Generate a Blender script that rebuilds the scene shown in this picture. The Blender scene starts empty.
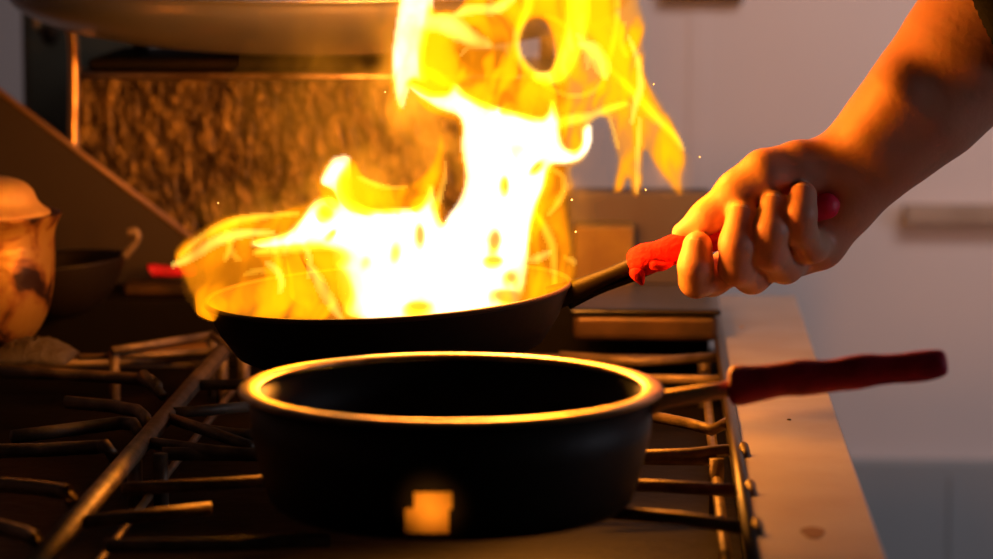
import bpy, bmesh, math, random
import numpy as np
from mathutils import Vector, Matrix

random.seed(7)
rng = np.random.RandomState(11)
scene = bpy.context.scene
COL = scene.collection

# ------------------------------------------------------------------ camera
FPX = 3100.0
H = 0.435
PITCH = math.radians(7.62)
YAW = math.radians(2.73)
cam_d = bpy.data.cameras.new('camera')
cam = bpy.data.objects.new('camera', cam_d)
COL.objects.link(cam)
cam.location = (0, 0, H)
cam.rotation_euler = (math.pi / 2 - PITCH, 0, YAW)
cam_d.sensor_width = 36
cam_d.lens = FPX / 993 * 36
cam_d.clip_start = 0.05
cam_d.dof.use_dof = True
cam_d.dof.focus_distance = 2.44
cam_d.dof.aperture_fstop = 4.4
scene.camera = cam
ROT = cam.rotation_euler.to_matrix()


def ray(px, py):
    return ROT @ Vector(((px - 496.5) / FPX, -(py - 279.5) / FPX, -1))


def at(px, py, Y):
    d = ray(px, py)
    t = Y / d.y
    return Vector((d.x * t, Y, H + d.z * t))


def atz(px, py, z=0.0):
    d = ray(px, py)
    t = (z - H) / d.z
    return Vector((d.x * t, d.y * t, z))


# ------------------------------------------------------------------ materials
MATS = {}


def mat(name, color, rough=0.5, metal=0.0, bump=None, spec=0.5, var=None, sss=0.0, aniso=None):
    """procedural principled material. bump=(scale, strength, distance); var=(scale, second colour, lo, hi)"""
    m = bpy.data.materials.new(name)
    m.use_nodes = True
    nt = m.node_tree
    b = nt.nodes['Principled BSDF']
    b.inputs['Base Color'].default_value = (*color, 1)
    b.inputs['Roughness'].default_value = rough
    b.inputs['Metallic'].default_value = metal
    b.inputs['Specular IOR Level'].default_value = spec
    tc = nt.nodes.new('ShaderNodeTexCoord')
    if var:
        n = nt.nodes.new('ShaderNodeTexNoise')
        mp = nt.nodes.new('ShaderNodeMapping')
        nt.links.new(tc.outputs['Object'], mp.inputs['Vector'])
        if aniso:
            mp.inputs['Scale'].default_value = aniso
        nt.links.new(mp.outputs['Vector'], n.inputs['Vector'])
        n.inputs['Scale'].default_value = var[0]
        n.inputs['Detail'].default_value = 6
        r = nt.nodes.new('ShaderNodeValToRGB')
        r.color_ramp.elements[0].position = var[2]
        r.color_ramp.elements[1].position = var[3]
        r.color_ramp.elements[0].color = (*color, 1)
        r.color_ramp.elements[1].color = (*var[1], 1)
        nt.links.new(n.outputs['Fac'], r.inputs['Fac'])
        nt.links.new(r.outputs['Color'], b.inputs['Base Color'])
    if bump:
        n = nt.nodes.new('ShaderNodeTexNoise')
        nt.links.new(tc.outputs['Object'], n.inputs['Vector'])
        n.inputs['Scale'].default_value = bump[0]
        n.inputs['Detail'].default_value = 4
        bp = nt.nodes.new('ShaderNodeBump')
        bp.inputs['Strength'].default_value = bump[1]
        bp.inputs['Distance'].default_value = bump[2]
        nt.links.new(n.outputs['Fac'], bp.inputs['Height'])
        nt.links.new(bp.outputs['Normal'], b.inputs['Normal'])
    if sss:
        b.inputs['Subsurface Weight'].default_value = sss
        b.inputs['Subsurface Radius'].default_value = (0.9, 0.35, 0.2)
        b.inputs['Subsurface Scale'].default_value = 0.006
    return m


def fire_mat(name, color, strength, soot=0):
    """a glowing gas: pure volume emission, its brightness is the depth of flame looked through"""
    m = bpy.data.materials.new(name)
    m.use_nodes = True
    nt = m.node_tree
    nt.nodes.remove(nt.nodes['Principled BSDF'])
    e = nt.nodes.new('ShaderNodeEmission')
    e.inputs['Color'].default_value = (*color, 1)
    e.inputs['Strength'].default_value = strength
    if soot:
        a = nt.nodes.new('ShaderNodeVolumeAbsorption')
        a.inputs['Density'].default_value = soot
        a.inputs['Color'].default_value = (0.88, 0.88, 0.0, 1)
        ad = nt.nodes.new('ShaderNodeAddShader')
        nt.links.new(e.outputs[0], ad.inputs[0])
        nt.links.new(a.outputs[0], ad.inputs[1])
        e = ad
    nt.links.new(e.outputs[0], nt.nodes['Material Output'].inputs['Volume'])
    return m


M_black_iron = mat('black_cast_iron', (0.018, 0.014, 0.011), 0.48, 0.3, bump=(260, 0.5, 0.001), spec=0.4)
M_grate = mat('greasy_cast_iron', (0.24, 0.17, 0.11), 0.5, 0.35, bump=(240, 0.6, 0.001), var=(45, (0.09, 0.065, 0.045), 0.4, 0.7))
M_cooktop = mat('burnt_enamel', (0.008, 0.006, 0.005), 0.55, 0.0, bump=(60, 0.5, 0.002), var=(14, (0.016, 0.009, 0.005), 0.5, 0.8), spec=0.06)
M_pan_out = mat('blackened_carbon_steel', (0.016, 0.010, 0.006), 0.5, 0.2, bump=(90, 0.3, 0.001), spec=0.25)
M_pan_in = mat('seasoned_pan_inside', (0.035, 0.028, 0.026), 0.3, 0.6, bump=(60, 0.25, 0.001))
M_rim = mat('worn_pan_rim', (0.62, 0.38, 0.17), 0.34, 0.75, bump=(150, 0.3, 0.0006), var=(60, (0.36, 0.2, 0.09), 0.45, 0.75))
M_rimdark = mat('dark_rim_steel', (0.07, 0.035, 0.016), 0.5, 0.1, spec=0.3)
M_shank = mat('brass_coloured_steel', (0.80, 0.52, 0.26), 0.5, 0.3)
M_red = mat('red_silicone', (0.78, 0.012, 0.055), 0.55, 0.0, bump=(130, 0.6, 0.0015), var=(40, (0.5, 0.008, 0.03), 0.45, 0.7))
M_cloth = mat('red_cloth', (0.80, 0.015, 0.012), 0.85, 0.0, bump=(240, 0.8, 0.002), var=(60, (0.5, 0.01, 0.01), 0.4, 0.7), spec=0.2)
M_steel = mat('stained_steel', (0.46, 0.42, 0.40), 0.45, 0.35, bump=(30, 0.15, 0.002), var=(16, (0.40, 0.33, 0.28), 0.35, 0.75))
M_steel_dull = mat('dull_steel', (0.48, 0.46, 0.45), 0.42, 0.85, bump=(20, 0.2, 0.002), var=(12, (0.33, 0.30, 0.28), 0.4, 0.7))
M_bowl = mat('brushed_bowl_steel', (0.46, 0.45, 0.47), 0.3, 0.85, bump=(14, 0.3, 0.004), var=(9, (0.5, 0.45, 0.43), 0.4, 0.7))
M_shelf = mat('sooty_steel', (0.05, 0.035, 0.026), 0.4, 0.5, bump=(50, 0.3, 0.001))
M_lowp = mat('smoky_steel', (0.12, 0.105, 0.10), 0.5, 0.3, bump=(20, 0.2, 0.002), var=(12, (0.11, 0.08, 0.07), 0.4, 0.7))
M_shelfedge = mat('worn_shelf_edge', (0.55, 0.36, 0.2), 0.35, 0.8, var=(30, (0.2, 0.11, 0.06), 0.4, 0.65))
M_guard = mat('heat_stained_plate', (0.055, 0.038, 0.024), 0.6, 0.4, bump=(20, 0.2, 0.002), var=(6, (0.05, 0.034, 0.022), 0.35, 0.7))
M_guardedge = mat('guard_edge', (0.35, 0.2, 0.1), 0.5, 0.4)
M_brass = mat('brass_pipe', (0.72, 0.42, 0.16), 0.3, 0.9, bump=(30, 0.2, 0.001))
M_wall = mat('painted_wall', (0.70, 0.64, 0.64), 0.7, 0.0, bump=(6, 0.1, 0.002), var=(1.6, (0.64, 0.585, 0.59), 0.3, 0.7), spec=0.25)
M_wall_low = mat('blue_grey_panel', (0.36, 0.39, 0.42), 0.6, 0.0, var=(3, (0.3, 0.33, 0.36), 0.3, 0.7))
M_floor = mat('kitchen_floor', (0.12, 0.10, 0.09), 0.6, var=(8, (0.08, 0.07, 0.06), 0.4, 0.6))
M_wood = mat('brown_rail', (0.42, 0.31, 0.24), 0.6, var=(20, (0.34, 0.25, 0.19), 0.4, 0.6))
M_orange_box = mat('ochre_tin', (0.40, 0.22, 0.02), 0.55, 0.0, var=(30, (0.32, 0.16, 0.018), 0.4, 0.6))
M_tray = mat('browned_tray', (0.10, 0.052, 0.018), 0.42, 0.45, bump=(25, 0.3, 0.003), var=(18, (0.035, 0.02, 0.010), 0.42, 0.62))
M_dark_tray = mat('dark_tray_top', (0.03, 0.028, 0.03), 0.25, 0.7, bump=(25, 0.3, 0.003))
M_reflection = mat('painted_reflection', (0.95, 0.48, 0.06), 0.7, 0.0, var=(60, (0.8, 0.36, 0.04), 0.45, 0.7))  # orange colour standing in for a reflection on the saucepan
M_rag = mat('grey_scourer', (0.10, 0.08, 0.065), 0.6, 0.3, bump=(420, 1.0, 0.002))
M_sleeve = mat('black_cotton', (0.006, 0.005, 0.006), 0.9, bump=(300, 0.6, 0.001), spec=0.1)
M_nail = mat('fingernail', (0.78, 0.44, 0.32), 0.35, sss=0.1)


def skin_mat():
    m = mat('skin', (0.56, 0.27, 0.16), 0.5, 0.0, bump=(170, 0.35, 0.0012), var=(30, (0.62, 0.27, 0.17), 0.35, 0.65), sss=0.25, spec=0.4)
    return m


M_skin = skin_mat()
M_hair = mat('arm_hair', (0.03, 0.015, 0.008), 0.6)


def burnt_pot_mat():
    m = mat('burnt_aluminium', (0.62, 0.42, 0.22), 0.42, 0.55, bump=(40, 0.5, 0.004))
    nt = m.node_tree
    b = nt.nodes['Principled BSDF']
    tc = nt.nodes.new('ShaderNodeTexCoord')
    n = nt.nodes.new('ShaderNodeTexNoise')
    n.inputs['Scale'].default_value = 26
    n.inputs['Detail'].default_value = 8
    n.inputs['Distortion'].default_value = 0.8
    r = nt.nodes.new('ShaderNodeValToRGB')
    e = r.color_ramp.elements
    e[0].position = 0.40
    e[0].color = (0.03, 0.012, 0.006, 1)
    e[1].position = 0.56
    e[1].color = (0.38, 0.205, 0.04, 1)
    x = e.new(0.48)
    x.color = (0.26, 0.10, 0.02, 1)
    nt.links.new(tc.outputs['Object'], n.inputs['Vector'])
    nt.links.new(n.outputs['Fac'], r.inputs['Fac'])
    nt.links.new(r.outputs['Color'], b.inputs['Base Color'])
    return m


M_pot = burnt_pot_mat()
M_lid = mat('greasy_lid', (0.62, 0.38, 0.12), 0.5, 0.2, bump=(30, 0.3, 0.003), var=(24, (0.42, 0.2, 0.08), 0.4, 0.7))


def hammered_mat():
    m = bpy.data.materials.new('hammered_metal')
    m.use_nodes = True
    nt = m.node_tree
    b = nt.nodes['Principled BSDF']
    b.inputs['Metallic'].default_value = 0.75
    b.inputs['Roughness'].default_value = 0.42
    tc = nt.nodes.new('ShaderNodeTexCoord')
    mp = nt.nodes.new('ShaderNodeMapping')
    mp.inputs['Scale'].default_value = (1.0, 1.0, 0.42)
    mp.inputs['Rotation'].default_value = (0, 0.35, 0)
    v = nt.nodes.new('ShaderNodeTexNoise')
    v.inputs['Scale'].default_value = 85
    v.inputs['Detail'].default_value = 2.5
    v.inputs['Distortion'].default_value = 0.7
    bp = nt.nodes.new('ShaderNodeBump')
    bp.inputs['Strength'].default_value = 0.7
    bp.inputs['Distance'].default_value = 0.012
    r = nt.nodes.new('ShaderNodeValToRGB')
    e = r.color_ramp.elements
    e[0].position = 0.42
    e[0].color = (0.06, 0.036, 0.015, 1)
    e[1].position = 0.70
    e[1].color = (0.22, 0.135, 0.045, 1)
    nt.links.new(tc.outputs['Object'], mp.inputs['Vector'])
    nt.links.new(mp.outputs['Vector'], v.inputs['Vector'])
    nt.links.new(v.outputs['Fac'], bp.inputs['Height'])
    nt.links.new(v.outputs['Fac'], r.inputs['Fac'])
    nt.links.new(r.outputs['Color'], b.inputs['Base Color'])
    nt.links.new(bp.outputs['Normal'], b.inputs['Normal'])
    return m


M_hammer = hammered_mat()


# ------------------------------------------------------------------ object helpers
def link(name, me, material, parent=None, smooth=True):
    me.validate()
    o = bpy.data.objects.new(name, me)
    COL.objects.link(o)
    mats = material if isinstance(material, (list, tuple)) else [material]
    if material is not None:
        for mm in mats:
            me.materials.append(mm)
    if smooth:
        me.polygons.foreach_set('use_smooth', [True] * len(me.polygons))
    if parent is not None:
        o.parent = parent
        bpy.context.view_layer.update()
        o.matrix_parent_inverse = parent.matrix_world.inverted()
    return o


def tag(o, label, cat, group=None, kind=None):
    o['label'] = label
    if cat:
        o['category'] = cat
    if group:
        o['group'] = group
    if kind:
        o['kind'] = kind
    return o


def thing(name, loc, label, cat, group=None):
    o = bpy.data.objects.new(name, None)
    COL.objects.link(o)
    o.location = loc
    o.empty_display_size = 0.02
    bpy.context.view_layer.update()
    return tag(o, label, cat, group)


class MB:
    def __init__(self):
        self.v, self.f, self.mi = [], [], []

    def add(self, vs, fs, mi=0):
        k = len(self.v)
        self.v += [tuple(p) for p in vs]
        self.f += [tuple(i + k for i in f) for f in fs]
        self.mi += [mi] * len(fs)
        return self

    def box(self, a, b, mi=0):
        x0, y0, z0 = a
        x1, y1, z1 = b
        vs = [(x0, y0, z0), (x1, y0, z0), (x1, y1, z0), (x0, y1, z0), (x0, y0, z1), (x1, y0, z1), (x1, y1, z1), (x0, y1, z1)]
        fs = [(0, 3, 2, 1), (4, 5, 6, 7), (0, 1, 5, 4), (1, 2, 6, 5), (2, 3, 7, 6), (3, 0, 4, 7)]
        return self.add(vs, fs, mi)

    def tube(self, pts, radii, seg=12, flat=1.0, jit=0.0, sq=2.0):
        """swept tube; flat scales the cross-section's vertical axis, sq>2 makes it squarer"""
        pts = [Vector(p) for p in pts]
        n = len(pts)
        if not isinstance(radii, (list, tuple)):
            radii = [radii] * n
        vs, fs = [], []
        for i in range(n):
            t = (pts[min(i + 1, n - 1)] - pts[max(i - 1, 0)]).normalized()
            up = Vector((0, 0, 1)) if abs(t.z) < 0.9 else Vector((0, 1, 0))
            s = t.cross(up).normalized()
            u = s.cross(t).normalized()
            for k in range(seg):
                a = 2 * math.pi * k / seg + math.pi / seg
                c, d = math.cos(a), math.sin(a)
                q = (abs(c) ** sq + abs(d) ** sq) ** (-1 / sq)
                r = radii[i] * q * (1 + jit * random.uniform(-1, 1))
                vs.append(pts[i] + s * c * r + u * d * r * flat)
        for i in range(n - 1):
            for k in range(seg):
                k2 = (k + 1) % seg
                fs.append((i * seg + k, i * seg + k2, (i + 1) * seg + k2, (i + 1) * seg + k))
        fs.append(tuple(range(seg))[::-1])
        fs.append(tuple((n - 1) * seg + k for k in range(seg)))
        return self.add(vs, fs)

    def lathe(self, prof, c=(0, 0, 0), seg=96, a0=0, a1=2 * math.pi):
        """closed solid of revolution about z; prof = [(r, z)...]; r==0 ends are poles"""
        vs, fs = [], []
        idx = []
        for r, z in prof:
            if r < 1e-6:
                idx.append([len(vs)] * seg)
                vs.append((c[0], c[1], c[2] + z))
            else:
                idx.append(list(range(len(vs), len(vs) + seg)))
                for k in range(seg):
                    a = 2 * math.pi * k / seg
                    vs.append((c[0] + r * math.cos(a), c[1] + r * math.sin(a), c[2] + z))
        for i in range(len(prof) - 1):
            for k in range(seg):
                k2 = (k + 1) % seg
                q = [idx[i][k], idx[i][k2], idx[i + 1][k2], idx[i + 1][k]]
                u = []
                for w in q:
                    if w not in u:
                        u.append(w)
                if len(u) >= 3:
                    fs.append(tuple(u))
        return self.add(vs, fs)

    def build(self, name, material, parent=None, smooth=True, bevel=0.0, subsurf=0, flip=False):
        me = bpy.data.meshes.new(name)
        me.from_pydata([tuple(p) for p in self.v], [], self.f)
        bm = bmesh.new()
        bm.from_mesh(me)
        bmesh.ops.recalc_face_normals(bm, faces=bm.faces)
        bm.to_mesh(me)
        bm.free()
        o = link(name, me, material, parent, smooth)
        if bevel:
            md = o.modifiers.new('bevel', 'BEVEL')
            md.width = bevel
            md.segments = 3
            md.limit_method = 'ANGLE'
        if subsurf:
            md = o.modifiers.new('subsurf', 'SUBSURF')
            md.levels = subsurf
            md.render_levels = subsurf
        if smooth and (bevel or not subsurf):
            for p in o.data.polygons:
                p.use_smooth = True
            if bevel:
                md = o.modifiers.new('wn', 'WEIGHTED_NORMAL')
        return o


def catmull(pts, n=6, closed=False):
    P = [Vector(p) for p in pts]
    out = []
    m = len(P)
    rngi = range(m) if closed else range(m - 1)
    for i in rngi:
        if closed:
            p0, p1, p2, p3 = P[i - 1], P[i], P[(i + 1) % m], P[(i + 2) % m]
        else:
            p0, p1, p2, p3 = P[max(i - 1, 0)], P[i], P[i + 1], P[min(i + 2, m - 1)]
        for k in range(n):
            t = k / n
            out.append(0.5 * ((2 * p1) + (p2 - p0) * t + (2 * p0 - 5 * p1 + 4 * p2 - p3) * t * t + (3 * p1 - p0 - 3 * p2 + p3) * t ** 3))
    if not closed:
        out.append(P[-1])
    return out


# ------------------------------------------------------------------ the setting
YW = 3.95
fl = MB().box((-2.6, -0.6, -0.95), (2.6, YW + 0.15, -0.9)).build('floor', M_floor, smooth=False)
fl['kind'] = 'structure'
wb = MB().box((-2.6, YW, -0.9), (2.6, YW + 0.15, 1.7)).build('wall_back', M_wall, smooth=False)
wb['kind'] = 'structure'
wl = MB().box((-2.75, -0.6, -0.9), (-2.6, YW + 0.15, 1.7)).build('wall_left', M_wall, smooth=False)
wl['kind'] = 'structure'
# shallow upright joint strips and a dark head rail on the back wall
for i, (px, w) in enumerate(((697, 0.012),)):
    p = at(px, 200, YW)
    o = MB().box((p.x - w, YW - 0.002, -0.9), (p.x + w, YW, 1.7)).build('trim_%d' % (i + 1), M_wall, smooth=False, bevel=0.002)
    o['kind'] = 'structure'
a, b = at(664, -20, YW), at(742, 3, YW)
o = MB().box((a.x, YW - 0.02, b.z), (b.x, YW, a.z)).build('trim_2', M_shelf, smooth=False)
o['kind'] = 'structure'
# blue-grey dado panel along the foot of the back wall
p = at(900, 462, 3.925)
o = MB().box((-2.6, 3.925, -0.9), (2.6, YW, p.z)).build('trim_3', M_wall_low, smooth=False, bevel=0.003)
o['kind'] = 'structure'
p = at(953, 500, 3.92)
o = MB().box((p.x - 0.004, 3.922, -0.9), (p.x + 0.004, 3.93, p.z + 0.03)).build('trim_4', M_wall_low, smooth=False)
o['kind'] = 'structure'
# blurred brown rail on the wall at the right
a, b = at(905, 206, YW - 0.03), at(1100, 226, YW - 0.03)
o = MB().box((a.x, YW - 0.035, b.z), (b.x, YW, a.z)).build('wall_rail', M_wood, smooth=False, bevel=0.004)
tag(o, 'blurred brown rail on the pale wall behind the forearm', 'rail')

# ------------------------------------------------------------------ range
XR0 = atz(762, 559).x          # edge of cooktop / steel strip
XR1 = atz(888, 559).x
XRIB = 0.5 * (atz(40, 550).x + atz(225, 340).x)
Y0, Y1 = 1.62, 3.14
rg = thing('gas_range', (-0.5, 2.4, -0.9), 'black gas range under the pans with a pale steel rail along its right side', 'stove')
MB().box((-1.15, Y0, -0.9), (XR0 - 0.004, Y1, -0.055)).build('body', M_cooktop, rg, smooth=False)
sr = MB().box((XR0 - 0.003, Y0, -0.9), (XR1, Y1, 0.0))
sr.build('side_rail', M_steel, rg, smooth=False, bevel=0.003)
MB().box((-1.15, Y0 - 0.03, -0.2), (XR1, Y0, -0.01)).build('front_panel', M_steel_dull, rg, smooth=False, bevel=0.004)
# dark folded lip beside the strip
lip = MB().tube([(XR0 - 0.006, Y0 + 0.02, 0.001), (XR0 - 0.006, Y1 - 0.02, 0.001)], 0.005, 8)
lip.build('lip', M_shelf, rg)
# rivets / stains on the strip
for (px, py) in ((789, 420), (742, 327)):
    q = atz(px, py)
    MB().lathe([(0, 0.0012), (0.0014, 0.001), (0.002, 0.0), (0.002, -0.001), (0, -0.001)], (q.x, q.y, 0.0), 16).build('rivet', M_shelf if px > 760 else M_brass, rg)
q = atz(813, 533)
sm = MB()
ring = [(q.x + 0.0075 * math.cos(t) * (1 + .2 * math.sin(3 * t)), q.y + 0.018 * math.sin(t), 0.0004) for t in np.linspace(0, 2 * math.pi, 20, endpoint=False)]
sm.add(ring + [(x, y, -0.0005) for x, y, z in ring], [tuple(range(20)), tuple(range(39, 19, -1))] + [(k, (k + 1) % 20, 20 + (k + 1) % 20, 20 + k) for k in range(20)])
st = sm.build('stain', mat('rust_stain', (0.16, 0.05, 0.02), 0.6), rg, smooth=False)
# rear ledge
MB().box((-1.15, 3.0, -0.055), (XR0 - 0.012, Y1, 0.012)).build('rear_ledge', M_cooktop, rg, smooth=False, bevel=0.004)
for bx, by in ((-0.16, 2.0), (-0.16, 2.55), (-0.62, 2.0), (-0.62, 2.55)):
    MB().lathe([(0, 0.024), (0.028, 0.022), (0.032, 0.014), (0.045, 0.012), (0.05, 0.0), (0.05, -0.002), (0, -0.002)], (bx, by, -0.055), 48).build('burner', M_black_iron, rg)


# ------------------------------------------------------------------ grates
def bar(mb, pts, w=0.0052, flat=1.25):
    mb.tube(pts, w, 8, flat, sq=3.2)


def finger(pts, parent, w=0.0042, lift=0.0):
    """pts: list of (px,py) read on the grate plane; the root end can rise a little"""
    P = []
    for p in pts:
        z = p[2] if len(p) > 2 else 0.0
        q = atz(p[0], p[1], z - 0.006)
        P.append(q)
    m = MB()
    bar(m, P, w)
    return m.build('finger', M_grate, parent, smooth=True)


fy = lambda py: atz(400, py).y
# left front grate: its fingers run from the rib to the left
g1 = thing('pan_grate', (XRIB - 0.23, 2.2, -0.055), 'cast iron grate at the left, its bars below the burnt pot', 'grate')
m = MB()
XL = XRIB - 0.46
bar(m, [(XRIB, 1.80, -0.007), (XRIB, 2.30, -0.007), (XRIB, 2.80, -0.007)], 0.0075, 1.0)
bar(m, [(XL, 1.80, -0.007), (XL, 2.80, -0.007)], 0.007, 1.0)
bar(m, [(XRIB, 2.80, -0.02), (XL, 2.80, -0.02)], 0.004, 1.0)
bar(m, [(XRIB, 1.80, -0.007), (XL, 1.80, -0.007)], 0.006, 1.0)
for x in (XRIB, XL):
    for y in (1.81, 2.3, 2.79):
        m.tube([(x, y, -0.055), (x, y, -0.008)], 0.006, 8)
m.build('frame', M_grate, g1)
for pts in ([(0, 372), (60, 374), (150, 380, 0.004), (158, 386, 0.010)],
            [(66, 402), (110, 406), (138, 411, 0.004), (146, 418, 0.003), (148, 428, -0.002)],
            [(12, 437), (60, 431), (120, 423), (134, 424, 0.002), (140, 434, -0.002)],
            [(-40, 452), (40, 450), (98, 447), (106, 446, 0.010), (116, 461, -0.002)],
            [(-40, 482), (30, 487), (60, 491), (67, 492, 0.012), (76, 510, -0.002)],
            [(-40, 520), (0, 527), (28, 535), (36, 540, 0.008), (42, 550, -0.002)]):
    finger(pts, g1)
m = MB()
m.tube([atz(143, 376, 0.008), atz(152, 384, 0.004), atz(163, 396, -0.003)], [0.0062, 0.004, 0.0045], 8)
m.build('peg', M_grate, g1)

# middle front grate, under the empty saucepan
g2 = thing('pan_grate', (-0.16, 2.2, -0.055), 'cast iron grate under the empty front saucepan', 'grate')
m = MB()
bar(m, [(XRIB + 0.012, 1.80, -0.040), (XRIB + 0.012, 2.80, -0.040)], 0.003, 1.0)
bar(m, [(XR0 - 0.020, 1.80, -0.024), (XR0 - 0.020, 2.80, -0.024)], 0.004, 1.0)
bar(m, [(XRIB + 0.020, 2.80, -0.012), (XR0 - 0.020, 2.80, -0.012)], 0.0035, 1.0)
bar(m, [(XRIB + 0.020, 1.80, -0.010), (XR0 - 0.020, 1.80, -0.010)], 0.006, 1.0)
bar(m, [(XRIB + 0.020, 2.31, -0.010), (XR0 - 0.020, 2.31, -0.010)], 0.005, 1.0)
for x in (XRIB + 0.02, XR0 - 0.02):
    for y in (1.81, 2.3, 2.79):
        m.tube([(x, y, -0.055), (x, y, -0.008)], 0.006, 8)
m.build('frame', M_grate, g2)
for pts in ([(172, 413), (200, 411), (255, 406)],
            [(166, 417), (205, 430), (252, 447)],
            [(205, 430), (235, 434), (268, 436)],
            [(152, 443), (215, 451), (320, 461)],
            [(122, 489), (200, 485), (330, 476)],
            [(85, 522), (150, 515), (210, 508)],
            [(105, 546), (220, 545), (330, 540)],
            [(200, 385), (300, 384)]):
    finger(pts, g2, 0.0036)
for pts in ([(655, 417), (690, 424), (712, 430, 0.002), (733, 420, 0.006)],
            [(600, 457), (690, 454), (740, 449, 0.003)],
            [(600, 484), (660, 486), (740, 491, 0.003)],
            [(600, 512), (680, 518), (756, 530, 0.003)],
            [(600, 378), (700, 380), (722, 380)],
            [(560, 356), (640, 362), (718, 357)]):
    finger(pts, g2, 0.0036)
for py in (452, 490, 529):
    q = atz(744 + (py - 452) * 0.17, py, 0.002)
    m = MB().tube([q + Vector((-0.004, 0.0, -0.012)), q + Vector((0, 0, 0.004)), q + Vector((0.002, -0.012, -0.006))], 0.0042, 8)
    m.build('peg', M_grate, g2)

# rear-left grate piece that glints behind the rib
g3 = thing('pan_grate', (-0.36, 2.86, -0.055), 'short greasy grate bars glinting behind the long diagonal grate bar', 'grate')
m = MB()
P = lambda x, y, z=-0.006: atz(x, y, z)
bar(m, [P(78, 357), P(150, 355), P(222, 350)], 0.0022)
bar(m, [P(112, 350, 0.004), P(160, 343, 0.004), P(212, 335, 0.004)], 0.0028)
bar(m, [P(212, 336, 0.004), P(228, 345, 0.0), P(240, 352, -0.006)], 0.003)
for x, y in ((114, 351), (212, 338)):
    q = P(x, y, 0.0)
    m.tube([(q.x, q.y, -0.055), (q.x, q.y, 0.0)], 0.005, 8)
m.build('frame', M_grate, g3)
m = MB()
a_, b_, c_, d_ = P(116, 352, -0.002), P(208, 340, -0.002), P(206, 350, -0.006), P(120, 356, -0.006)
m.add([a_, b_, c_, d_] + [v - Vector((0, 0, 0.003)) for v in (a_, b_, c_, d_)], [(0, 1, 2, 3), (7, 6, 5, 4), (0, 4, 5, 1), (1, 5, 6, 2), (2, 6, 7, 3), (3, 7, 4, 0)])
m.build('plate', mat('greasy_plate', (0.42, 0.24, 0.09), 0.4, 0.5, bump=(400, 1.0, 0.002)), g3, smooth=False)

# ------------------------------------------------------------------ front saucepan
yc = 2.075
c = at(451, 383.5, yc)
Rr = 211.5 * yc / FPX * 1.004
zr = c.z
sp = thing('saucepan', (c.x, yc, 0.0), 'empty black saucepan in front, amber rim and dark red handle', 'pan')
hgt = zr
prof = [(0, 0.002), (Rr * 0.82, 0.002), (Rr * 0.87, 0.008), (Rr * 0.90, 0.02), (Rr * 0.955, hgt * 0.6), (Rr * 0.965, hgt - 0.006), (Rr * 0.93, hgt - 0.006), (Rr * 0.92, hgt * 0.6), (Rr * 0.86, 0.018), (Rr * 0.80, 0.009), (0, 0.008)]
bo = MB().lathe(prof, (c.x, yc, 0), 128).build('body', M_pan_out, sp)
# flared rim ring, rounded
rp = []
for k in range(14):
    t = 2 * math.pi * k / 14
    rp.append((Rr * 0.966 + 0.0072 * math.cos(t), hgt - 0.0030 + 0.0026 * math.sin(t)))
rp.append(rp[0])
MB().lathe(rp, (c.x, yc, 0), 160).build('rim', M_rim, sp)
# steel shank and red grip
s0 = at(640, 405, yc)
s1 = at(662, 400, yc)
s2 = at(740, 387, yc)
m = MB().tube([s0 + Vector((0, 0, -0.002)), s1, (s1 + s2) / 2, s2], [0.011, 0.0085, 0.0075, 0.007], 12, 0.75, sq=3)
m.build('handle_shank', M_shank, sp)
gp = []
gr_ = []
for i in range(34):
    t = i / 33
    px = 727 + t * (948 - 727)
    py = 386 - 23 * t
    py += 0.8 * math.sin(t * 17) * (1 - 0.3 * t)
    r = 20.5 - 6.0 * t + 0.9 * math.sin(t * 22 + 1) - 2.0 * math.exp(-((t - .25) / .06) ** 2)
    if i == 0:
        r *= 0.75
    if i == 33:
        r *= 0.8
    gp.append(at(px, py, yc))
    gr_.append(r * yc / FPX)
MB().tube(gp, gr_, 24, 1.0, jit=0.02).build('grip', M_red, sp, subsurf=1)
# bright reflection on the pan wall, painted as two overlapping curved patches
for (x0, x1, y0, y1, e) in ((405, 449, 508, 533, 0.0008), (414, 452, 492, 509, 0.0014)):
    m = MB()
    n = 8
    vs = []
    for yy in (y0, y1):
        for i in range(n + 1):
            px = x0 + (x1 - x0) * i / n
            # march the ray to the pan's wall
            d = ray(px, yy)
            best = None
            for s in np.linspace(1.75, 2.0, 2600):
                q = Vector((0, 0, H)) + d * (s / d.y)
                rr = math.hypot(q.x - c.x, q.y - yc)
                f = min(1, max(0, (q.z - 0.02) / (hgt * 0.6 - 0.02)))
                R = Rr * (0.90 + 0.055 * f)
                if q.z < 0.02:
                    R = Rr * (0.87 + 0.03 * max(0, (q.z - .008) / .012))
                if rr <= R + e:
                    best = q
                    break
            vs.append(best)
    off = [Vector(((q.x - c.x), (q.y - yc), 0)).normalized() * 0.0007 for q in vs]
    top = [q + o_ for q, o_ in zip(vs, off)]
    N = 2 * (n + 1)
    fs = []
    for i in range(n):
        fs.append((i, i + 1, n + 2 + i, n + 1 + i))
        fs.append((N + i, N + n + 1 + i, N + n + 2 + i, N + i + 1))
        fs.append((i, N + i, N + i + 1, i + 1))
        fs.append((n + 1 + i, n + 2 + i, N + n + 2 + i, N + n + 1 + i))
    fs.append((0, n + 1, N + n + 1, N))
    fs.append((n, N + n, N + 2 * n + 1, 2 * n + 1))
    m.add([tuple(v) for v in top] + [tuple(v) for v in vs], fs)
    m.build('reflection_patch', M_reflection, sp, smooth=False)

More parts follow.
